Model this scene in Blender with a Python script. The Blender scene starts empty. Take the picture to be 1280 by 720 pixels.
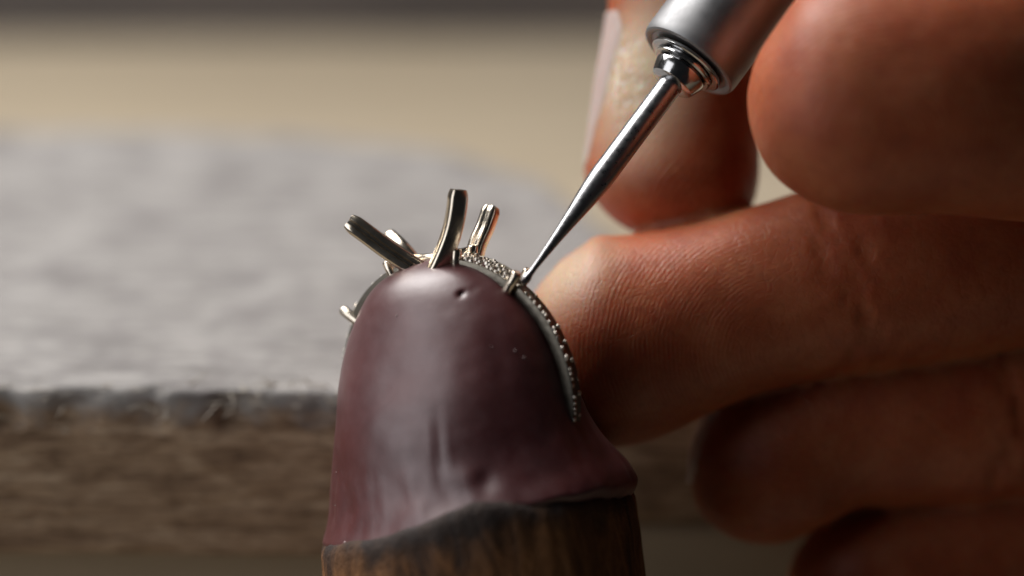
import bpy, bmesh, math, random
import numpy as np
from mathutils import Vector, Matrix, noise

random.seed(4)
rad = math.radians
MM = 0.001                       # everything is measured in millimetres and stored in metres
sc = bpy.context.scene
col = sc.collection

# ------------------------------------------------------------------ camera
PITCH = rad(20.0)
DIST = 213.3                     # lens to plane of focus
PX = 0.06                        # mm per photo pixel in the plane of focus
RIGHT = Vector((1, 0, 0))
FWD = Vector((0, math.cos(PITCH), -math.sin(PITCH)))
UP = Vector((0, math.sin(PITCH), math.cos(PITCH)))
FOC = Vector((0, 0, 11.9))       # z = 0 is the top of the bench pin

def at(x, y, d):
    """world point (mm) seen at photo pixel x, y, d mm behind the plane of focus"""
    k = PX * (1 + d / DIST)
    return FOC + RIGHT * ((x - 640) * k) + UP * ((360 - y) * k) + FWD * d

cam_d = bpy.data.cameras.new('camera')
cam = bpy.data.objects.new('camera', cam_d)
col.objects.link(cam)
cam_d.sensor_width = 36
cam_d.lens = 100
cam_d.clip_start = 0.01
cam_d.clip_end = 20
cam.location = (FOC - FWD * DIST) * MM
cam.rotation_euler = (math.pi / 2 - PITCH, 0, 0)
cam_d.dof.use_dof = True
cam_d.dof.focus_distance = (DIST - 0.8) * MM
cam_d.dof.aperture_fstop = 8.5
cam_d.dof.aperture_blades = 9
sc.camera = cam

# ------------------------------------------------------------------ light
w = bpy.data.worlds.new('World')
sc.world = w
w.use_nodes = True
bg = w.node_tree.nodes['Background']
bg.inputs[0].default_value = (0.85, 0.9, 1.0, 1)
bg.inputs[1].default_value = 0.011

def area(name, loc, target, size, power, colour, size_y=None):
    l = bpy.data.lights.new(name, 'AREA')
    l.energy = power
    l.color = colour
    l.size = size
    if size_y:
        l.shape = 'RECTANGLE'
        l.size_y = size_y
    o = bpy.data.objects.new(name, l)
    col.objects.link(o)
    o.location = Vector(loc)
    o.rotation_euler = (Vector(target) - Vector(loc)).to_track_quat('-Z', 'Y').to_euler()
    return o

area('window_light', (-0.18, 0.15, 0.30), (0.0, 0.02, 0.0), 0.26, 2.15, (1.0, 0.975, 0.95), 0.24)
area('front_left_fill_light', (-0.163, -0.078, 0.080), (-0.005, 0.0, 0.006), 0.12, 0.128, (0.97, 0.97, 1.0), 0.17)  # front-left fill, added for the wax sheen and the pin's front

sc.view_settings.view_transform = 'Standard'
sc.view_settings.look = 'None'
sc.view_settings.gamma = 1
sc.view_settings.exposure = 0.0
sc.cycles.max_bounces = 8

# ------------------------------------------------------------------ material helpers
class Mat:
    def __init__(self, name):
        self.m = bpy.data.materials.new(name)
        self.m.use_nodes = True
        self.t = self.m.node_tree
        self.p = self.t.nodes['Principled BSDF']
        self.tc = self.n('ShaderNodeTexCoord')
        self.pos = self.n('ShaderNodeMapping')
        self.pos.inputs['Scale'].default_value = (1000, 1000, 1000)   # textures in millimetres
        self.l(self.tc.outputs['Object'], self.pos.inputs['Vector'])
    def n(self, kind, **kw):
        nd = self.t.nodes.new(kind)
        for k, v in kw.items():
            setattr(nd, k, v)
        return nd
    def l(self, a, b):
        self.t.links.new(a, b)
    def scaled(self, sx, sy, sz, rot=(0, 0, 0)):
        mp = self.n('ShaderNodeMapping')
        mp.inputs['Scale'].default_value = (sx, sy, sz)
        mp.inputs['Rotation'].default_value = rot
        self.l(self.pos.outputs[0], mp.inputs['Vector'])
        return mp.outputs[0]
    def noise(self, scale, detail=4, rough=0.55, vec=None, dist=0.0):
        nd = self.n('ShaderNodeTexNoise')
        nd.inputs['Scale'].default_value = scale
        nd.inputs['Detail'].default_value = detail
        nd.inputs['Roughness'].default_value = rough
        nd.inputs['Distortion'].default_value = dist
        self.l(vec if vec is not None else self.pos.outputs[0], nd.inputs['Vector'])
        return nd.outputs['Fac']
    def ramp(self, fac, stops):
        nd = self.n('ShaderNodeValToRGB')
        cr = nd.color_ramp
        while len(cr.elements) < len(stops):
            cr.elements.new(0.5)
        for e, (p, c) in zip(cr.elements, stops):
            e.position = p
            e.color = (c[0], c[1], c[2], 1) if not isinstance(c, float) else (c, c, c, 1)
        self.l(fac, nd.inputs[0])
        return nd.outputs[0]
    def math(self, op, a, b=None, clamp=False):
        nd = self.n('ShaderNodeMath', operation=op, use_clamp=clamp)
        for i, v in enumerate((a, b)):
            if v is None:
                continue
            if isinstance(v, (int, float)):
                nd.inputs[i].default_value = v
            else:
                self.l(v, nd.inputs[i])
        return nd.outputs[0]
    def mix(self, fac, a, b, blend='MIX'):
        nd = self.n('ShaderNodeMix', data_type='RGBA', blend_type=blend)
        for sock, v in ((nd.inputs[0], fac), (nd.inputs[6], a), (nd.inputs[7], b)):
            if isinstance(v, (int, float)):
                sock.default_value = v
            elif isinstance(v, tuple):
                sock.default_value = (v[0], v[1], v[2], 1)
            else:
                self.l(v, sock)
        return nd.outputs[2]
    def attr(self, name):
        nd = self.n('ShaderNodeAttribute', attribute_name=name)
        return nd
    def axis(self, i):
        nd = self.n('ShaderNodeSeparateXYZ')
        self.l(self.pos.outputs[0], nd.inputs[0])
        return nd.outputs[i]
    def set(self, **kw):
        names = dict(color='Base Color', rough='Roughness', metal='Metallic', spec='Specular IOR Level',
                     coat='Coat Weight', coat_rough='Coat Roughness', sss='Subsurface Weight', sss_scale='Subsurface Scale',
                     sss_radius='Subsurface Radius', normal='Normal', ior='IOR')
        for k, v in kw.items():
            s = self.p.inputs[names[k]]
            if isinstance(v, (int, float)):
                s.default_value = v
            elif isinstance(v, tuple):
                s.default_value = (v[0], v[1], v[2], 1) if len(s.default_value) == 4 else v
            else:
                self.l(v, s)
        return self
    def bump(self, height, dist_mm, strength=1.0, chain=None):
        nd = self.n('ShaderNodeBump')
        nd.inputs['Strength'].default_value = strength
        nd.inputs['Distance'].default_value = dist_mm * MM
        self.l(height, nd.inputs['Height'])
        if chain is not None:
            self.l(chain, nd.inputs['Normal'])
        self.l(nd.outputs[0], self.p.inputs['Normal'])
        return nd.outputs[0]

def mat_desk():
    a = Mat('desk_wood')
    v = a.scaled(0.02, 0.25, 0.25)
    g = a.noise(1.0, 6, 0.6, v, 0.6)
    f = a.noise(0.02, 3)
    c = a.ramp(g, [(0.3, (0.40, 0.325, 0.225)), (0.7, (0.55, 0.465, 0.34))])
    c = a.mix(a.ramp(f, [(0.4, 0.0), (0.7, 0.5)]), c, (0.46, 0.385, 0.29))
    a.set(color=c, rough=0.6)
    a.bump(g, 0.15, 0.4)
    return a.m

def mat_panel():
    a = Mat('dark_panel')
    g = a.noise(0.03, 4)
    a.set(color=a.ramp(g, [(0.3, (0.13, 0.12, 0.12)), (0.7, (0.17, 0.155, 0.15))]), rough=0.7)
    return a.m

def mat_pin():
    """old hard wood: brown inside, the top worn grey and dusty"""
    a = Mat('worn_pin_wood')
    grain = a.noise(1.0, 8, 0.65, a.scaled(0.16, 0.8, 0.9), 0.9)
    fine = a.noise(1.0, 6, 0.7, a.scaled(0.5, 2.5, 6.0), 0.4)
    blot = a.noise(0.16, 5, 0.6)
    wood = a.ramp(grain, [(0.30, (0.12, 0.07, 0.042)), (0.5, (0.42, 0.285, 0.18)), (0.68, (0.66, 0.50, 0.35))])
    pores = a.ramp(fine, [(0.34, 0.0), (0.44, 1.0)])
    wood = a.mix(pores, (0.07, 0.04, 0.025), wood)
    grey = a.ramp(a.noise(1.0, 7, 0.7, a.scaled(0.14, 0.7, 0.7), 0.6),
                  [(0.28, (0.19, 0.178, 0.17)), (0.5, (0.39, 0.37, 0.355)), (0.72, (0.50, 0.475, 0.455))])
    grey = a.mix(a.ramp(blot, [(0.35, 0.55), (0.55, 0.0)]), grey, (0.17, 0.155, 0.155))
    z = a.axis(2)
    edge = a.math('ADD', z, a.math('MULTIPLY', a.math('SUBTRACT', a.noise(0.45, 5, 0.6), 0.5), 5.0))
    top = a.n('ShaderNodeMapRange')
    a.l(edge, top.inputs[0])
    top.inputs[1].default_value = -3.0
    top.inputs[2].default_value = -1.0
    c = a.mix(top.outputs[0], wood, grey)
    a.set(color=c, rough=0.8, spec=0.3)
    b = a.bump(grain, 0.35, 0.6)
    b = a.bump(fine, 0.25, 0.8, b)
    return a.m

def mat_fibre():
    a = Mat('wood_fibre')
    a.set(color=(0.5, 0.45, 0.38), rough=0.7)
    return a.m

def mat_handle_wood():
    a = Mat('stick_wood')
    grain = a.noise(1.0, 6, 0.6, a.scaled(0.42, 0.42, 0.12), 1.4)
    c = a.ramp(grain, [(0.30, (0.04, 0.02, 0.012)), (0.5, (0.17, 0.076, 0.03)), (0.70, (0.33, 0.155, 0.062))])
    # scorched band near the rim where the wax was melted on
    z = a.axis(2)
    e = a.math('ADD', z, a.math('MULTIPLY', a.math('SUBTRACT', a.noise(0.28, 5, 0.65), 0.5), 5.5))
    s = a.n('ShaderNodeMapRange')
    a.l(e, s.inputs[0])
    s.inputs[1].default_value = -11.3
    s.inputs[2].default_value = -8.6
    s.inputs[4].default_value = 0.93
    c = a.mix(s.outputs[0], c, (0.03, 0.024, 0.023))
    a.set(color=c, rough=0.75, spec=0.3)
    b = a.bump(grain, 0.4, 0.7)
    a.bump(a.noise(1.4, 5, 0.65), 0.3, 0.7, b)
    return a.m

def mat_wax():
    a = Mat('maroon_wax')
    big = a.noise(0.12, 4, 0.55)
    c = a.ramp(big, [(0.3, (0.074, 0.009, 0.011)), (0.7, (0.110, 0.019, 0.020))])
    dust = a.noise(0.9, 6, 0.65)
    c = a.mix(a.ramp(dust, [(0.45, 0.0), (0.8, 0.25)]), c, (0.20, 0.11, 0.12))
    r = a.ramp(a.noise(0.35, 5, 0.6), [(0.3, 0.38), (0.7, 0.50)])
    a.set(color=c, rough=r, spec=1.0, sss=0.15, sss_scale=0.001, sss_radius=(1.0, 0.3, 0.3),
          coat=0.8, coat_rough=0.48)
    b = a.bump(a.noise(0.4, 4, 0.5), 0.10, 0.4)
    b = a.bump(a.noise(3.0, 4, 0.6), 0.02, 0.4, b)
    return a.m

def mat_metal(name, colour, rough, scratch=0.0, bump=0.0, scl=(1, 1, 1)):
    a = Mat(name)
    g = a.noise(2.5, 5, 0.6, a.scaled(*scl))
    r = a.ramp(g, [(0.3, rough * 0.8), (0.7, rough * 1.35)])
    a.set(color=colour, metal=1.0, rough=r)
    if bump:
        a.bump(g, bump, 0.5)
    return a.m

def mat_skin():
    a = Mat('skin')
    blot = a.noise(0.22, 5, 0.6)
    c = a.ramp(blot, [(0.3, (0.345, 0.076, 0.029)), (0.5, (0.42, 0.112, 0.044)), (0.7, (0.48, 0.155, 0.068))])
    grime = a.ramp(a.noise(1.6, 7, 0.7), [(0.36, 1.0), (0.5, 0.0)])
    c = a.mix(a.math('MULTIPLY', grime, 0.28), c, (0.22, 0.06, 0.03))
    call_lit = a.attr('callus_lit').outputs['Fac']
    c = a.mix(call_lit, c, (0.66, 0.52, 0.36))  # callus tone, also painting light onto the lit fingertip skin
    peel = a.ramp(a.noise(1.1, 6, 0.7, a.scaled(1, 1, 0.6), 1.5), [(0.5, 0.0), (0.58, 1.0)])
    c = a.mix(a.math('MULTIPLY', a.attr('peel').outputs['Fac'], peel), c, (0.80, 0.74, 0.66))
    ph = a.attr('ridge_phase').outputs['Fac']
    ph = a.math('ADD', ph, a.math('MULTIPLY', a.noise(0.28, 4), 11.0))
    wv = a.math('SINE', ph)
    brk = a.ramp(a.noise(0.8, 4, 0.6), [(0.36, 0.1), (0.6, 1.0)])
    wv = a.math('MULTIPLY', a.math('MULTIPLY', wv, a.attr('ridge_mask').outputs['Fac']), brk)
    c = a.mix(a.math('MULTIPLY', a.math('ADD', wv, 0.0, True), 0.07), c, (0.62, 0.38, 0.27))
    vor = a.n('ShaderNodeTexVoronoi', feature='DISTANCE_TO_EDGE')
    vor.inputs['Scale'].default_value = 1.5
    a.l(a.pos.outputs[0], vor.inputs['Vector'])
    fold = a.n('ShaderNodeTexVoronoi', feature='DISTANCE_TO_EDGE')
    fold.inputs['Scale'].default_value = 0.30
    nz = a.n('ShaderNodeTexNoise')
    nz.inputs['Scale'].default_value = 0.5
    a.l(a.pos.outputs[0], nz.inputs['Vector'])
    sc_ = a.n('ShaderNodeVectorMath', operation='SCALE')
    a.l(nz.outputs['Color'], sc_.inputs[0])
    sc_.inputs['Scale'].default_value = 4.0
    ad = a.n('ShaderNodeVectorMath', operation='ADD')
    a.l(a.pos.outputs[0], ad.inputs[0])
    a.l(sc_.outputs[0], ad.inputs[1])
    a.l(ad.outputs[0], fold.inputs['Vector'])
    rg = a.math('ADD', 0.46, a.math('MULTIPLY', a.attr('peel').outputs['Fac'], 0.35))
    a.set(color=c, rough=rg, spec=0.4, sss=1.0, sss_scale=0.0015, sss_radius=(1.25, 0.28, 0.12))
    b = a.bump(wv, 0.02, 0.5)
    b = a.bump(a.ramp(vor.outputs[0], [(0.0, 0.0), (0.12, 1.0)]), 0.025, 0.5, b)
    b = a.bump(a.ramp(fold.outputs[0], [(0.0, 0.0), (0.035, 1.0)]), 0.028, 0.5, b)
    b = a.bump(a.noise(2.0, 5, 0.6), 0.06, 0.6, b)
    return a.m

def mat_nail():
    a = Mat('nail')
    st = a.noise(1.0, 4, 0.6, a.scaled(2.5, 2.5, 0.25))
    c = a.ramp(st, [(0.3, (0.50, 0.37, 0.335)), (0.7, (0.58, 0.46, 0.42))])
    tip = a.attr('free_edge').outputs['Fac']
    c = a.mix(a.math('MULTIPLY', tip, 0.7), c, (0.64, 0.56, 0.47))
    a.set(color=c, rough=0.42, sss=0.6, sss_scale=0.0006, sss_radius=(1.0, 0.5, 0.4))
    a.bump(st, 0.05, 0.6)
    return a.m

def mat_flake():
    a = Mat('dry_skin')
    a.set(color=(0.74, 0.66, 0.56), rough=0.6, sss=0.5, sss_scale=0.0005, sss_radius=(1, 0.5, 0.3))
    return a.m

def mat_dust():
    a = Mat('pale_dust')
    a.set(color=(0.42, 0.33, 0.32), rough=0.7)
    return a.m

# ------------------------------------------------------------------ mesh helpers
def link(name, me, mat, parent=None, smooth=True):
    o = bpy.data.objects.new(name, me)
    col.objects.link(o)
    if mat is not None:
        me.materials.clear()
        me.materials.append(mat)
    if smooth:
        me.polygons.foreach_set('use_smooth', [True] * len(me.polygons))
    if parent is not None:
        o.parent = parent
    return o

def mesh(name, verts, faces):
    me = bpy.data.meshes.new(name)
    me.from_pydata([tuple(c * MM for c in v) for v in verts], [], faces)
    me.update()
    return me

def recalc(me):
    bm = bmesh.new()
    bm.from_mesh(me)
    bmesh.ops.recalc_face_normals(bm, faces=bm.faces)
    bm.to_mesh(me)
    bm.free()

def tag(o, label, cat, group=None, kind=None):
    o['label'] = label
    if cat:
        o['category'] = cat
    if group:
        o['group'] = group
    if kind:
        o['kind'] = kind
    return o

def structure(o):
    o['kind'] = 'structure'
    return o

class MB:
    """collects verts (mm) and faces"""
    def __init__(self):
        self.v, self.f = [], []
    def grid(self, rows, close_u=True, cap=True):
        """rows: list of rings of points"""
        b = len(self.v)
        n = len(rows[0])
        for r in rows:
            self.v.extend([tuple(p) for p in r])
        for i in range(len(rows) - 1):
            for j in range(n if close_u else n - 1):
                k = (j + 1) % n
                self.f.append((b + i * n + j, b + i * n + k, b + (i + 1) * n + k, b + (i + 1) * n + j))
        if cap:
            self.f.append(tuple(b + j for j in reversed(range(n))))
            e = b + (len(rows) - 1) * n
            self.f.append(tuple(e + j for j in range(n)))
    def tube(self, pts, radii, n=10):
        pts = [Vector(p) for p in pts]
        rows = []
        nrm = None
        for i, p in enumerate(pts):
            t = (pts[min(i + 1, len(pts) - 1)] - pts[max(i - 1, 0)]).normalized()
            if nrm is None:
                nrm = t.orthogonal().normalized()
            nrm = (nrm - t * nrm.dot(t)).normalized()
            bn = t.cross(nrm)
            r = radii[i] if isinstance(radii, (list, tuple)) else radii
            rows.append([p + (nrm * math.cos(a) + bn * math.sin(a)) * r for a in (2 * math.pi * j / n for j in range(n))])
        self.grid(rows)
    def sphere(self, c, r, nu=8, nv=5):
        c = Vector(c)
        b = len(self.v)
        self.v.append(tuple(c + Vector((0, 0, r))))
        for i in range(1, nv):
            a = math.pi * i / nv
            for j in range(nu):
                t = 2 * math.pi * j / nu
                self.v.append(tuple(c + Vector((math.sin(a) * math.cos(t), math.sin(a) * math.sin(t), math.cos(a))) * r))
        self.v.append(tuple(c - Vector((0, 0, r))))
        e = len(self.v) - 1
        for j in range(nu):
            k = (j + 1) % nu
            self.f.append((b, b + 1 + j, b + 1 + k))
            for i in range(nv - 2):
                o1, o2 = b + 1 + i * nu, b + 1 + (i + 1) * nu
                self.f.append((o1 + j, o2 + j, o2 + k, o1 + k))
            self.f.append((b + 1 + (nv - 2) * nu + j, e, b + 1 + (nv - 2) * nu + k))
    def build(self, name, mat, parent=None, smooth=True, fix=True):
        me = mesh(name, self.v, self.f)
        if fix:
            recalc(me)
        return link(name, me, mat, parent, smooth)

def sharp(o, ang=35):
    me = o.data
    bm = bmesh.new()
    bm.from_mesh(me)
    for e in bm.edges:
        if len(e.link_faces) == 2 and e.calc_face_angle(0) > rad(ang):
            e.smooth = False
    bm.to_mesh(me)
    bm.free()
    return o

def bevel(o, w, seg=2, ang=40):
    m = o.modifiers.new('bevel', 'BEVEL')
    m.width = w * MM
    m.segments = seg
    m.limit_method = 'ANGLE'
    m.angle_limit = rad(ang)
    return o

def empty(name, matrix):
    o = bpy.data.objects.new(name, None)
    col.objects.link(o)
    m = matrix.copy()
    m.translation = m.translation * MM
    o.matrix_world = m
    o.empty_display_size = 0.005
    return o

def catmull(P, n):
    """P: array (k, m) -> n points evenly spaced in arc length of the first three columns"""
    P = np.array(P, float)
    Q = np.vstack([2 * P[0] - P[1], P, 2 * P[-1] - P[-2]])
    out = []
    for i in range(1, len(Q) - 2):
        for t in np.linspace(0, 1, 40, endpoint=False):
            a, b, c, d = Q[i - 1], Q[i], Q[i + 1], Q[i + 2]
            out.append(0.5 * ((2 * b) + (c - a) * t + (2 * a - 5 * b + 4 * c - d) * t ** 2 + (3 * b - a - 3 * c + d) * t ** 3))
    out.append(Q[-2])
    out = np.array(out)
    s = np.r_[0, np.cumsum(np.linalg.norm(np.diff(out[:, :3], axis=0), axis=1))]
    u = np.linspace(0, s[-1], n)
    return np.stack([np.interp(u, s, out[:, k]) for k in range(out.shape[1])], 1), u

def remeshed(me, voxel, smooth_it=0):
    """voxel-remesh a mesh given in mm * MM"""
    big = me.copy()
    big.transform(Matrix.Scale(1000, 4))
    o = bpy.data.objects.new('temporary', big)
    col.objects.link(o)
    m = o.modifiers.new('r', 'REMESH')
    m.mode = 'VOXEL'
    m.voxel_size = voxel
    if smooth_it:
        s = o.modifiers.new('s', 'SMOOTH')
        s.factor = 0.5
        s.iterations = smooth_it
    dg = bpy.context.evaluated_depsgraph_get()
    res = bpy.data.meshes.new_from_object(o.evaluated_get(dg))
    bpy.data.objects.remove(o)
    bpy.data.meshes.remove(big)
    return res                     # still in mm

def coords(me):
    a = np.empty(len(me.vertices) * 3)
    me.vertices.foreach_get('co', a)
    return a.reshape(-1, 3)

def normals(me):
    a = np.empty(len(me.vertices) * 3)
    me.vertices.foreach_get('normal', a)
    return a.reshape(-1, 3)

def put(me, a):
    me.vertices.foreach_set('co', a.ravel())
    me.update()

def fnoise(p, scale, octaves=4):
    return noise.fractal(Vector(p) * scale, 1.0, 2.0, octaves, noise_basis='PERLIN_ORIGINAL')

M_DESK, M_PANEL, M_PIN, M_FIBRE = mat_desk(), mat_panel(), mat_pin(), mat_fibre()
M_STICK, M_WAX, M_DUST = mat_handle_wood(), mat_wax(), mat_dust()
M_RING = mat_metal('white_gold', (0.78, 0.69, 0.57), 0.21, scl=(0.25, 0.25, 0.25))
M_RINGM = mat_metal('white_gold_unpolished', (0.22, 0.20, 0.165), 0.36, bump=0.05)
M_BEAD = mat_metal('white_gold_beads', (0.82, 0.76, 0.67), 0.28, scl=(0.25, 0.25, 0.25))
M_STEEL = mat_metal('bur_steel', (0.42, 0.42, 0.43), 0.30)
M_CHROME = mat_metal('collet_steel', (0.5, 0.5, 0.5), 0.16)
M_ALU = mat_metal('satin_aluminium', (0.30, 0.30, 0.305), 0.5, scl=(0.1, 0.1, 0.1))
M_SKIN, M_NAIL, M_FLAKE = mat_skin(), mat_nail(), mat_flake()

# ------------------------------------------------------------------ the bench
DESK_TOP = -14.6
def slab(name, x0, x1, y0, y1, z0, z1, mat, bev):
    mb = MB()
    mb.grid([[(x0, y0, z0), (x1, y0, z0), (x1, y1, z0), (x0, y1, z0)], [(x0, y0, z1), (x1, y0, z1), (x1, y1, z1), (x0, y1, z1)]])
    o = mb.build(name, mat, smooth=False)
    return bevel(o, bev)

structure(slab('bench_top', -260, 260, 16, 172, DESK_TOP - 34, DESK_TOP, M_DESK, 1.2))
structure(slab('bench_back_panel', -260, 260, 173, 185, DESK_TOP - 34, DESK_TOP + 160, M_PANEL, 1))
structure(slab('bench_tray', -260, 260, -160, 162, -108, -103, M_DESK, 1))

# ------------------------------------------------------------------ the bench pin
def bench_pin():
    outline = [(-92, 8.6), (-40, 8.9), (-12, 8.4), (-7.5, 9.6), (-5, 13), (-3.4, 15), (0, 15.3), (12, 15.2), (25, 15.6),
               (26, 20), (25.5, 29), (17, 35), (11, 42), (8, 50), (3, 63), (-6, 73.5), (-22, 79), (-60, 82), (-92, 83)]
    mb = MB()
    mb.grid([[(x, y, DESK_TOP + 0.05) for x, y in outline], [(x, y, 0.0) for x, y in outline]])
    me = mesh('bench_pin', mb.v, mb.f)
    recalc(me)
    r = remeshed(me, 0.62, 5)
    a, n = coords(r), normals(r)
    for i in range(len(a)):
        p = a[i]
        d = 0.30 * fnoise(p, 0.09, 4)
        if p[2] > DESK_TOP + 1:
            g = fnoise((p[0] * 0.25, p[1] * 1.2, p[2] * 2.0), 0.8, 3)
            d += 0.22 * g
            if p[2] > -3 and abs(n[i][2]) < 0.97 and p[1] < 30:            # chipped upper edge
                d -= 1.5 * max(0.0, fnoise((p[0], p[1], p[2] * 0.3), 0.22, 4) + 0.12)
            a[i] = p + n[i] * d
    put(r, a * MM)
    o = link('bench_pin', r, M_PIN)
    tag(o, 'worn wooden bench pin block, grey on top with brown chipped front edge', 'wooden block')
    # frayed fibres torn out of the upper front edge
    fb = MB()
    for k in range(130):
        x = random.uniform(-48, -9.0) if k % 3 else random.uniform(-22, -9)
        base = Vector((x, 8.7 + random.uniform(-0.15, 1.8), -0.05 - abs(random.gauss(0, 1.3))))
        if base.y > 9.4:
            base.z = random.uniform(-0.25, -0.05)
        L = random.uniform(0.7, 2.6)
        ang = random.uniform(0, 2 * math.pi)
        dr = Vector((math.cos(ang), -0.45 + 0.3 * math.sin(ang), 0.25 * random.gauss(0, 1))).normalized()
        bend = Vector((random.gauss(0, 0.6), random.gauss(0, 0.3), random.gauss(0.1, 0.5)))
        pts = [base + dr * L * t + bend * (t * t) * L * 0.5 for t in (0, 0.25, 0.5, 0.75, 1)]
        r0 = random.uniform(0.03, 0.085)
        fb.tube(pts, [r0, r0, r0 * 0.9, r0 * 0.7, r0 * 0.3], 4)
    f = fb.build('frayed_fibre', M_FIBRE, o)
    f['kind'] = 'stuff'
bench_pin()

# ------------------------------------------------------------------ frame of the ring and the wax
CAMROT = Matrix.Rotation(-PITCH, 4, 'X')                       # camera (right, forward, up) to world
RINGM = CAMROT @ Matrix.Rotation(rad(-12), 4, 'Y') @ Matrix.Rotation(rad(4), 4, 'X') @ Matrix.Rotation(rad(-34), 4, 'Z')
RINGM.translation = at(574, 490, 1.0)
RINV = RINGM.inverted()
# local axes: x along the ring's plane to the right, y along the ring's axis away from the viewer, z up through the setting

def loc(x, y, d):
    return RINV @ at(x, y, d)

# ------------------------------------------------------------------ setter's stick: wooden handle and wax
stick = empty('ring_stick', RINGM)
tag(stick, "jeweller's holding stick with dome of maroon wax on scorched wooden handle", 'ring stick')

def rim(a):
    """height of the handle's rim round the stick"""
    x, y = math.cos(a), math.sin(a)
    lx = 0.83 * x + 0.56 * y                       # how far to the viewer's right
    h = -7.05 - 2.0 * max(0.0, -lx) ** 1.2 - 3.0 * max(0.0, lx) ** 1.6
    return h + 0.40 * noise.noise(Vector((x * 2.2, y * 2.2, 0.7))) + 0.18 * noise.noise(Vector((x * 7, y * 7, 2.7)))

NICK = loc(586, 365, -4.5)
def wax_dome():
    # z, centre x, half width along x, half depth toward the viewer, half depth away
    S = [(-17.0, -0.6, 11.4, 11.4, 11.2), (-13.0, -0.5, 12.3, 12.0, 11.6), (-11.5, -0.45, 12.5, 12.1, 11.5), (-9.5, -0.4, 12.3, 11.6, 11.0),
         (-7.8, -0.3, 11.8, 10.6, 10.2), (-6.0, -0.5, 11.1, 9.75, 8.8), (-4.0, -0.6, 10.45, 9.2, 7.8), (-2.0, -0.4, 9.95, 8.85, 6.9),
         (0.0, -0.2, 9.55, 8.4, 6.2), (2.0, -0.05, 9.15, 7.7, 5.6), (4.0, 0.1, 8.5, 6.9, 4.9), (5.6, 0.15, 7.75, 6.2, 4.3),
         (7.0, 0.15, 6.8, 5.5, 3.6), (8.2, 0.1, 5.75, 4.8, 3.0), (9.1, 0.05, 4.6, 4.0, 2.5), (9.75, 0.0, 3.15, 2.9, 1.9), (10.12, 0.0, 1.6, 1.5, 1.1), (10.22, 0.0, 0.5, 0.5, 0.4)]
    A = np.array(S)
    n = 150
    t = np.linspace(0, len(A) - 1, n)
    k = np.arange(len(A))
    # smooth interpolation
    P, _ = catmull(np.stack([A[:, 0], A[:, 2], A[:, 3], A[:, 4], A[:, 1]], 1), n)
    m = 168
    rows = []
    for z, hx, hf, hb, cx in P:
        row = []
        for j in range(m):
            a = 2 * math.pi * j / m
            c, s_ = math.cos(a), math.sin(a)
            e = 2 / 2.15
            x = cx + hx * math.copysign(abs(c) ** e, c)
            y = (hb if s_ > 0 else hf) * math.copysign(abs(s_) ** e, s_)
            row.append([x, y, z])
        rows.append(row)
    mb = MB()
    for row in rows:
        for p in row:
            v = Vector(p)
            r = Vector((p[0], p[1], 0))
            u = r.normalized() if r.length > 0.01 else Vector((0, 0, 1))
            z = p[2]
            k = min(1.0, max(0.0, (9.6 - z) / 3.0))
            d = 0.20 * fnoise(p, 0.10, 2) * k + 0.045 * fnoise(p, 0.40, 2) * k
            lowk = min(1.0, max(0.0, (-2.5 - z) / 4.0))
            th = math.atan2(p[0], -p[1])
            d += 0.22 * lowk * fnoise((th * 5.0, z * 0.22, 3.1), 1.0, 3)            # drips and folds near the rim
            for th0, zc, wd, hz, amp in ((0.40, -2.6, 0.035, 2.2, -0.11), (0.47, -2.8, 0.03, 2.0, 0.06), (0.33, -2.4, 0.03, 2.0, 0.05),
                                         (0.60, -5.2, 0.10, 0.9, 0.20), (0.75, -5.6, 0.06, 0.8, -0.2), (0.10, 3.5, 0.6, 4.5, 0.05),
                                         (0.98, 2.0, 0.10, 3.0, -0.10)):
                q = ((th - th0 - 0.012 * z) / wd) ** 2 + ((z - zc) / hz) ** 2
                if q < 8:
                    d += amp * math.exp(-q)
            # tool nicks
            for x0, z0, rr, amp in ((NICK.x, NICK.z, 0.19, -0.38), (NICK.x + 0.6, NICK.z + 0.15, 0.3, -0.06)):
                q = ((p[0] - x0) / rr) ** 2 + ((z - z0) / rr) ** 2
                if p[1] < 0 and q < 8:
                    d += amp * math.exp(-q)
            v = v + u * d
            t_ = rim(math.atan2(v.y, v.x + 0.65)) - v.z                                     # below the rim the wax sits inside the wood
            if t_ > -1.0:
                q = math.hypot(v.x + 0.65, v.y)
                lim = 12.45 - 1.3 * min(1.0, (t_ + 1.0) / 1.7) ** 2
                if q > lim:
                    v.x = (v.x + 0.65) * lim / q - 0.65
                    v.y *= lim / q
            p[:] = v
    mb.grid(rows)
    o = mb.build('wax_dome', M_WAX, stick)
    # specks of dust stuck to the wax
    du = MB()
    rnd = random.Random(8)
    flat = [(r, j) for r in range(25, n - 12) for j in range(m)]
    for _ in range(34):
        r, j = rnd.choice(flat)
        p = Vector(rows[r][j])
        if p.y > 1:
            continue
        R = rnd.choice([0.03, 0.04, 0.05, 0.06, 0.09]) * rnd.uniform(0.7, 1.1)
        b = len(du.v)
        du.sphere(p, R, 5, 4)
        for q in range(b, len(du.v)):
            du.v[q] = tuple(Vector(du.v[q]) + Vector((rnd.uniform(-1, 1), rnd.uniform(-1, 1), rnd.uniform(-1, 1))) * R * 0.5)
    d = du.build('dust_speck', M_DUST, o)
    d['kind'] = 'stuff'
wax_dome()

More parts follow.
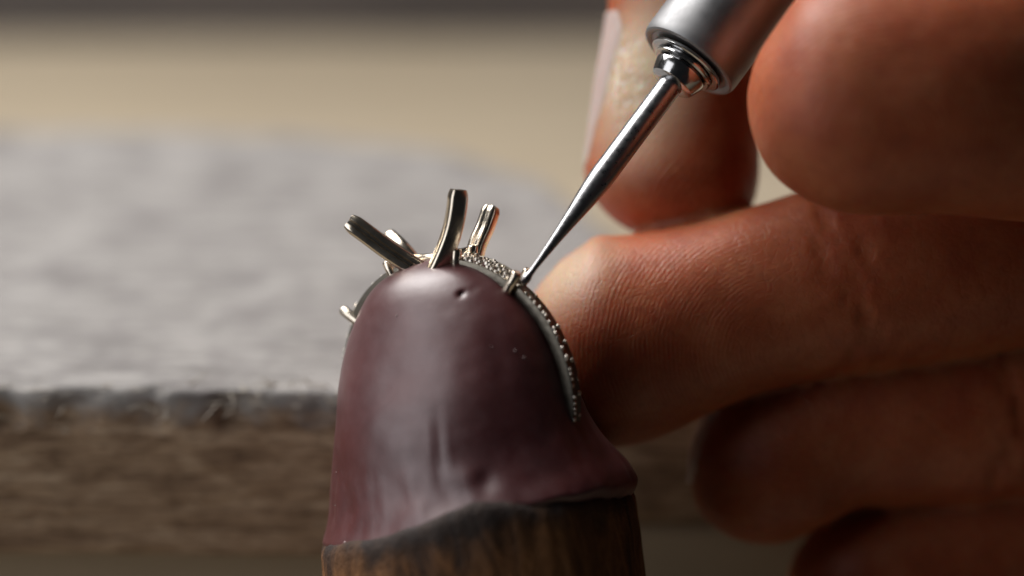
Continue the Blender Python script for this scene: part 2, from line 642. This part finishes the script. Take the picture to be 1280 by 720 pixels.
def stick_handle():
    mb = MB()
    rows = []
    n = 200
    base = RINV @ Vector((7.0, -30.0, -103))            # where the handle stands on the tray
    ax = Vector((-0.65, 0.0, -9.0))
    levels = [(-1.0, 9.0), (-0.3, 10.8), (0.0, 11.5), (0.15, 11.8), (0.4, 12.0), (0.8, 12.15), (1.6, 12.2), (2.2, 12.2), (3, 12.25), (4.5, 12.25), (6, 12.3), (9, 12.3), (12, 12.3), (25, 12.2), (45, 11.8), (75, 11.6), (None, 11.4)]
    for t, r in levels:
        row = []
        for j in range(n):
            a = 2 * math.pi * j / n
            h = rim(a)
            if t is None:
                zz = base.z
            elif t < 0:
                zz = h - 0.3 * (-t)
            else:
                zz = h - t
            if t is not None and t > 20:
                zz = -12 - t + 0 * h
            f = max(0.0, (zz - ax.z) / (base.z - ax.z))
            c = ax.lerp(base, f)
            rr = r + 0.16 * noise.noise(Vector((math.cos(a) * 3, math.sin(a) * 3, zz * 0.08))) + 0.14 * noise.noise(Vector((math.cos(a) * 11, math.sin(a) * 11, zz * 0.3)))
            row.append((c.x + rr * math.cos(a), c.y + rr * math.sin(a), zz))
        rows.append(row)
    mb.grid(rows)
    mb.build('wooden_handle', M_STICK, stick)
stick_handle()

# ------------------------------------------------------------------ the ring
ring = empty('ring', RINGM)
tag(ring, 'white gold ring mount with four raised empty claws pressed into the maroon wax', 'ring')

def polar(phi, r, y):
    return Vector((r * math.sin(phi), y, r * math.cos(phi)))

def band(name, p0, p1, prof, mat, n=100, taper=None):
    """prof: closed list of (radius, y); swept between angles p0..p1"""
    mb = MB()
    rows = []
    for i in range(n + 1):
        f = i / n
        ph = p0 + (p1 - p0) * f
        k = taper(f) if taper else 1.0
        rows.append([polar(ph, r, y * k) for r, y in prof])
    mb.grid(rows)
    return bevel(mb.build(name, mat, ring, smooth=True), 0.07, 2, 50)

A0 = rad(44)
HW = 0.54
band('shank', A0, 2 * math.pi - A0, [(9.5, -HW), (10.42, -HW), (10.32, -HW * 0.6), (10.32, HW * 0.6), (10.42, HW), (9.5, HW), (9.4, HW * 0.6), (9.4, -HW * 0.6)], M_RINGM, 160)
# beaded edges of the shank
bd = MB()
rnd = random.Random(3)
k = 0
ph = A0 + rad(2.0)
while ph < 2 * math.pi - A0 - rad(2):
    for y in ((-0.36, 0.36) if k % 3 == 0 else (-0.36,)):
        if rnd.random() < 0.1:
            continue
        bd.sphere(polar(ph + rnd.uniform(-0.016, 0.016), 10.42 + rnd.uniform(-0.07, 0.05), y + rnd.uniform(-0.06, 0.06)), rnd.uniform(0.10, 0.18), 8, 6)
    ph += rad(2.5)
    k += 1
o = bd.build('bead_row', M_BEAD, ring)
o['kind'] = 'stuff'

for sgn in (1, -1):
    a0, a1 = sgn * rad(12), (rad(44) if sgn > 0 else rad(-48))
    tp = lambda f: 1.05 - 0.22 * f
    for y in (-1.12, 1.12):
        band('shoulder_rail', a0, a1, [(9.4, y - 0.12), (10.5, y - 0.12), (10.5, y + 0.12), (9.4, y + 0.12)], M_RINGM, 24, tp)
    fl = band('shoulder_seat', a0, a1, [(9.48, -0.97), (10.2, -0.97), (10.2, 0.97), (9.48, 0.97)], M_RINGM, 24, tp)
    gr = MB()
    f = 0.06
    while f < 0.97:
        p = a0 + (a1 - a0) * f
        for y in (-0.72, -0.24, 0.24, 0.72):
            gr.sphere(polar(p + rnd.uniform(-0.01, 0.01), 10.42 + rnd.uniform(-0.08, 0.12), y + rnd.uniform(-0.08, 0.08)), rnd.uniform(0.14, 0.24), 6, 4)
        f += 0.075
    g = gr.build('grain_setting', M_BEAD, fl, smooth=False)
    g['kind'] = 'stuff'
    for a, y, top in ((a1, -0.85, 11.5), (a1, 0.85, 11.4), (a0 + sgn * rad(5), -1.1, 11.25), (a0 + sgn * rad(5), 1.1, 11.2)):
        mb = MB()
        mb.tube([polar(a, 9.4, y), polar(a, 10.4, y), polar(a, top - 0.16, y), polar(a, top - 0.03, y), polar(a, top, y)], [0.40, 0.40, 0.40, 0.32, 0.18], 14)
        sharp(mb.build('corner_prong', M_RING, ring), 60)

def claw(pts, wd, th, face, taper=1.0, groove=0.16):
    """claw wire: rounded rectangular section with a groove down the broad face"""
    P, u = catmull([list(p) for p in pts], 26)
    rows = []
    face = Vector(face)
    for i, p in enumerate(P):
        p = Vector(p)
        t = Vector(P[min(i + 1, len(P) - 1)]) - Vector(P[max(i - 1, 0)])
        t.normalize()
        nf = (face - t * face.dot(t)).normalized()
        sd = t.cross(nf)
        e = i / (len(P) - 1)
        kk = 1 + (taper - 1) * e
        q = 1.0
        if i >= len(P) - 2:
            q = 0.93 if i == len(P) - 2 else 0.80
        w_, h_ = wd / 2 * kk * q, th / 2 * kk * q
        sec = [(-1, -0.55), (-0.82, -0.9), (-0.5, -1), (0.5, -1), (0.82, -0.9), (1, -0.55), (1, 0.5), (0.86, 0.86), (0.55, 1.0), (0.28, 1.0), (0.12, 1 - groove * 2.5), (-0.12, 1 - groove * 2.5),
               (-0.28, 1.0), (-0.55, 1.0), (-0.86, 0.86), (-1, 0.5)]
        rows.append([p + sd * (a * w_) + nf * (b * h_) for a, b in sec])
    mb = MB()
    mb.grid(rows)
    o = mb.build('claw', M_RING, ring)
    sharp(o, 48)
    return o

cam_l = RINV.to_3x3() @ (-FWD)          # towards the viewer, in the ring's axes
up_l = RINV.to_3x3() @ UP
rt_l = RINV.to_3x3() @ RIGHT
# near left, near right, far right, far left
claw([loc(540, 350, -0.2), loc(522, 337, -0.2), loc(487, 314, 0.0), loc(456, 291, 0.2), loc(436, 277, 0.4)], 1.5, 1.15, cam_l - rt_l * 0.35 + up_l * 0.35, 1.0, 0.2)
claw([loc(538, 352, -2.0), loc(550, 329, -2.2), loc(563, 296, -2.6), loc(570, 266, -3.0), loc(573, 237, -3.2)], 1.4, 1.15, -cam_l - rt_l * 0.55, 1.02)
claw([loc(590, 333, 0.6), loc(597, 306, 0.8), loc(607, 283, 1.2), loc(615, 259, 1.6)], 1.3, 1.1, cam_l * 0.7 - rt_l * 0.5, 1.0, 0.08)
claw([loc(514, 328, 2.4), loc(502, 314, 2.8), loc(493, 305, 3.3), loc(482, 296, 4.0)], 1.5, 1.1, cam_l + up_l * 0.8, 1.0, 0.05)
# gallery that ties the claws together
g = MB()
gp = [loc(522, 336, 0.0), loc(552, 327, -2.2), loc(594, 312, 0.8), loc(510, 324, 2.4)]
for i in range(4):
    g.tube([gp[i], gp[i].lerp(gp[(i + 1) % 4], 0.5) - Vector((0, 0, 0.25)), gp[(i + 1) % 4]], 0.36, 10)
g.build('gallery', M_RING, ring)
band('bridge', rad(-12), rad(12), [(9.3, -1.2), (9.9, -1.2), (9.9, 1.2), (9.3, 1.2)], M_RINGM, 20)

# ------------------------------------------------------------------ the handpiece
P0 = RINGM @ polar(rad(47), 10.75, -0.3)
P1 = at(850, 90, 0.6)
AX = (P1 - P0).normalized()
TOOLM = AX.to_track_quat('Z', 'Y').to_matrix().to_4x4()
TOOLM.translation = P0
tool = empty('handpiece', TOOLM)
tag(tool, 'silver rotary handpiece with slender steel bur touching the ring', 'hand tool')

def lathe(name, prof, mat, n=48, ang=30):
    mb = MB()
    mb.grid([[(max(r, 0.001) * math.cos(2 * math.pi * j / n), max(r, 0.001) * math.sin(2 * math.pi * j / n), z) for j in range(n)] for z, r in prof])
    return sharp(mb.build(name, mat, tool), ang)

lathe('bur', [(0, 0.16), (0.08, 0.28), (0.35, 0.34), (0.62, 0.33), (0.95, 0.24), (1.4, 0.22), (2.2, 0.26), (3.3, 0.34), (4.5, 0.43), (5.7, 0.54), (7.0, 0.68),
              (8.2, 0.81), (9.2, 0.90), (9.9, 0.935), (10.4, 0.945), (19.6, 0.95)], M_STEEL, 40)
lathe('collet_nut', [(19.15, 0.97), (19.2, 1.55), (19.32, 1.74), (19.5, 1.83), (19.9, 1.98), (20.25, 2.10), (20.42, 2.10), (20.5, 2.0), (20.52, 1.8), (20.75, 1.8)], M_CHROME)
lathe('collet_ring', [(20.6, 1.6), (20.62, 2.35), (20.72, 2.45), (20.86, 2.45), (20.92, 2.3), (20.98, 2.3), (21.02, 2.9), (21.1, 3.0), (21.3, 3.0), (21.36, 2.85), (21.38, 1.2)], M_CHROME)
lathe('handle', [(21.6, 0.5), (21.6, 3.35), (21.45, 3.55), (21.42, 3.78), (21.5, 3.93), (21.75, 4.02), (22.2, 4.05), (40, 4.05), (46, 4.4), (52, 5.2), (60, 6.0), (120, 6.0), (124, 5.4), (124.2, 0.5)], M_ALU, 72)

# ------------------------------------------------------------------ the hand
class Finger:
    def __init__(self, ctrl, n=70, cap=1.15, flat=0.92):
        """ctrl: (px, py, depth, radius mm) from fingertip to knuckle"""
        pts = []
        for x, y, d, r in ctrl:
            p = at(x, y, d)
            pts.append((p.x, p.y, p.z, r))
        self.P, self.u = catmull(pts, n)
        self.cap, self.flat = cap, flat
        self.ref = None
    def frame(self, i):
        P = self.P
        t = Vector(P[min(i + 1, len(P) - 1), :3] - P[max(i - 1, 0), :3]).normalized()
        a = (FWD - t * FWD.dot(t)).normalized()     # away from the viewer
        b = t.cross(a)
        return Vector(P[i, :3]), t, a, b
    def radius(self, s):
        r = np.interp(s, self.u, self.P[:, 3])
        c = r * self.cap
        if s < c:
            r *= math.sqrt(max(0.0, 1 - (1 - s / c) ** 2.25))
        return max(r, 0.12)
    def point(self, s, ang, grow=0.0):
        """surface point at distance s from the tip; ang 0 = away from the viewer"""
        i = int(round(np.interp(s, self.u, np.arange(len(self.u)))))
        c, t, a, b = self.frame(i)
        j = np.array([np.interp(s, self.u, self.P[:, k]) for k in range(3)])
        r = self.radius(s)
        return Vector(j) + a * (math.cos(ang) * (r * self.flat + grow)) + b * (math.sin(ang) * (r + grow))
    def add(self, mb):
        ss = list(np.linspace(0.02, 1, 14) ** 1.6 * self.P[0, 3] * self.cap) + list(np.linspace(self.P[0, 3] * self.cap * 1.1, self.u[-1], 60))
        mb.grid([[self.point(s, 2 * math.pi * j / 40) for j in range(40)] for s in ss])

INDEX = Finger([(824, 302, 13, 7.0), (838, 230, 13, 7.0), (847, 120, 13.5, 6.6), (861, 20, 14, 6.5), (872, -90, 14, 7.2), (910, -260, 13, 7.6), (985, -420, 13, 8.2), (1130, -440, 15, 8.4),
                (1350, -260, 19, 9.0), (1560, -40, 22, 10)], cap=0.85)
MIDDLE = Finger([(648, 412, 10, 8.1), (705, 424, 9.5, 8.4), (770, 426, 9, 8.4), (860, 400, 8.5, 7.4), (960, 370, 8.5, 7.1), (1090, 340, 9, 7.8), (1230, 310, 11, 8.4), (1400, 270, 15, 8.6), (1600, 210, 20, 10)], cap=1.0)
RINGF = Finger([(946, 680, 13, 6.4), (955, 622, 13, 6.7), (982, 566, 13.5, 6.8), (1050, 528, 14, 7.0), (1130, 520, 14.5, 7.3), (1260, 505, 16, 8.0), (1450, 430, 20, 8.4), (1640, 350, 25, 9.5)], cap=1.05)
LITTLE = Finger([(985, 742, 17, 5.6), (1040, 735, 17, 6.0), (1130, 715, 17, 6.2), (1270, 670, 19, 6.8), (1450, 590, 23, 7.2), (1640, 500, 28, 8.5)])
THUMB = Finger([(934, 122, -6.0, 8.0), (1000, 124, -6.5, 8.9), (1090, 116, -7, 9.0), (1220, 110, -6, 9.4), (1400, 130, 0, 10.4), (1620, 210, 12, 13.0)], cap=1.1, flat=0.85)
PALM = Finger([(1490, 190, 20, 17), (1640, 230, 22, 24), (1800, 240, 26, 27), (2050, 220, 34, 25), (2350, 170, 44, 20), (2800, 90, 60, 21), (3300, 0, 78, 24)], cap=0.8, flat=0.62)

def build_hand():
    mb = MB()
    for f in (INDEX, MIDDLE, RINGF, LITTLE, THUMB, PALM):
        f.add(mb)
    me = mesh('hand', mb.v, mb.f)
    recalc(me)
    r = remeshed(me, 0.42, 4)
    a, n = coords(r), normals(r)
    # distance along and side of each finger, for creases, ridges, calluses and painted light
    N = len(a)
    best = np.full(N, 1e9)
    who = np.zeros(N, int)
    alongs = np.zeros(N)
    fingers = (INDEX, MIDDLE, RINGF, LITTLE, THUMB)
    for k, f in enumerate(fingers):
        C = f.P[:, :3]
        for i0 in range(0, N, 20000):
            d = np.linalg.norm(a[i0:i0 + 20000, None] - C[None], axis=2)
            j = d.argmin(1)
            dd = d[np.arange(len(j)), j] - f.P[j, 3]
            m = dd < best[i0:i0 + 20000]
            best[i0:i0 + 20000][m] = dd[m]
            who[i0:i0 + 20000][m] = k
            alongs[i0:i0 + 20000][m] = f.u[j][m]
    palm_side = np.array([(-n @ np.array(FWD))]).ravel()
    disp = np.zeros(N)
    for k, spots in ((0, (24.5, 27, 49)), (1, (25, 26.6, 47, 49)), (2, (24, 25.5, 45)), (4, (26, 28, 30))):
        for s0 in spots:
            disp -= np.where(who == k, 0.15 * np.exp(-((alongs - s0 + 0.8 * np.sin(a[:, 2] * 0.6 + s0)) / 0.5) ** 2), 0)
    for i in np.nonzero(best < 6)[0]:
        disp[i] += 0.10 * fnoise(a[i], 0.16, 3)
    # ridges of the fingertips: arcs about a centre on the pad
    phase = np.zeros(N)
    mask = np.zeros(N)
    R, U_, F_ = np.array(RIGHT), np.array(UP), np.array(FWD)
    for k, cen, per in ((1, at(985, 440, 2), 0.35), (0, at(980, 300, 6), 0.5), (2, at(1000, 520, 8), 0.45), (4, at(1120, 170, -14), 0.45)):
        q = a - np.array(cen)
        qx, qy = q @ R, q @ U_
        rr = np.sqrt(qx ** 2 + (qy * 1.12) ** 2)
        s = who == k
        phase[s] = (rr * 2 * math.pi / per)[s]
        mask[s] = (np.clip((22 - alongs) / 7, 0, 1) * np.clip((palm_side + 0.1) / 0.4, 0, 1))[s]
    # yellow callus round the index nail and along its side, made paler to paint in light; peeling skin by the nail fold
    cal_lit = np.zeros(N)
    peel = np.zeros(N)
    c1 = np.array(at(795, 70, 7))
    d1 = np.linalg.norm((a - c1) * np.array([1, 1, 0.55]), axis=1)
    cal_lit = np.maximum(cal_lit, np.where(who == 0, np.clip(1.3 - d1 / 5.0, 0, 1), 0))
    c2 = np.array(at(690, 330, 5))
    d2 = np.linalg.norm(a - c2, axis=1)
    cal_lit = np.maximum(cal_lit, np.where(who == 1, 0.75 * np.clip(1.4 - d2 / 4.5, 0, 1), 0))  # light on the middle fingertip, painted as paler skin
    c3 = np.array(at(782, 95, 8))
    d3 = np.linalg.norm((a - c3) * np.array([1.0, 0.6, 0.42]), axis=1)
    peel = np.where(who == 0, np.clip(1.6 - d3 / 1.5, 0, 1), 0)
    # raised fold beside the nail of the index
    for i in np.nonzero(peel > 0)[0]:
        disp[i] += peel[i] * (0.12 + 0.12 * fnoise(a[i], 1.2, 3))
    a = a + n * disp[:, None]
    put(r, a * MM)
    for nm, arr in (('ridge_phase', phase), ('ridge_mask', mask), ('callus_lit', cal_lit), ('peel', peel)):
        at_ = r.attributes.new(nm, 'FLOAT', 'POINT')
        at_.data.foreach_set('value', arr.astype(np.float32))
    o = link('hand', r, M_SKIN)
    tag(o, "person's right hand gripping the silver handpiece, fingertip pad resting beside the ring", 'hand')
    return o
hand = build_hand()

def fingernail(f, s0, s1, ang0, half, over, thick=0.35, twist=0.0):
    """plate lying on the finger from s1 (root) to s0 (tip), centred on ang0"""
    n, m = 26, 22
    top, bot = [], []
    fe = []
    for i in range(n + 1):
        e = i / n
        s = s1 + (s0 - s1) * e
        hw = half * (1 - 0.10 * (1 - e) - 0.42 * max(0.0, (0.28 - e) / 0.28) ** 2 - 0.55 * max(0.0, (e - 0.80) / 0.20) ** 2)
        mid = ang0 * (1 - twist * e)
        rt, rb = [], []
        for j in range(m + 1):
            q = -1 + 2 * j / m
            ss = max(s, 3.8)
            g = over + 0.10 * (1 - q * q) - 0.35 * abs(q) ** 6
            pt = f.point(ss, mid + hw * q, g)
            if s < ss:
                i0 = int(round(np.interp(ss, f.u, np.arange(len(f.u)))))
                pt = pt - f.frame(i0)[1] * (ss - s)
            pb = pt + (f.point(ss, mid + hw * q, 0) - f.point(ss, mid + hw * q, 1)) * thick
            rt.append(pt)
            rb.append(pb)
            fe.append(max(0.0, min(1.0, (e - 0.83 - 0.05 * (1 - q * q)) / 0.05)))
        top.append(rt)
        bot.append(rb)
    mb = MB()
    rows = [t + list(reversed(b)) for t, b in zip(top, bot)]
    mb.grid(rows)
    o = mb.build('fingernail', M_NAIL, hand)
    vals = []
    for i in range(n + 1):
        row = fe[i * (m + 1):(i + 1) * (m + 1)]
        vals += row + list(reversed(row))
    at_ = o.data.attributes.new('free_edge', 'FLOAT', 'POINT')
    at_.data.foreach_set('value', vals)
    sharp(o, 50)
    return o

# side of the finger that faces left in the picture: b axis = t x a; find its sign
def side_angle(f, i, direction):
    c, t, a, b = f.frame(i)
    d = Vector(direction)
    return math.atan2(d.dot(b), d.dot(a))
fingernail(INDEX, 4.8, 17.5, side_angle(INDEX, 8, -RIGHT - FWD * 0.10), rad(50), 0.06, twist=0.32)
fingernail(RINGF, 3.2, 12.0, side_angle(RINGF, 6, -RIGHT * 0.95 + FWD * 0.25), rad(46), 0.08)
fingernail(MIDDLE, 1.6, 13.0, side_angle(MIDDLE, 6, FWD), rad(52), 0.12)
fingernail(LITTLE, 1.4, 10.0, side_angle(LITTLE, 6, -UP + FWD * 0.4), rad(52), 0.12)

sc.frame_set(1)
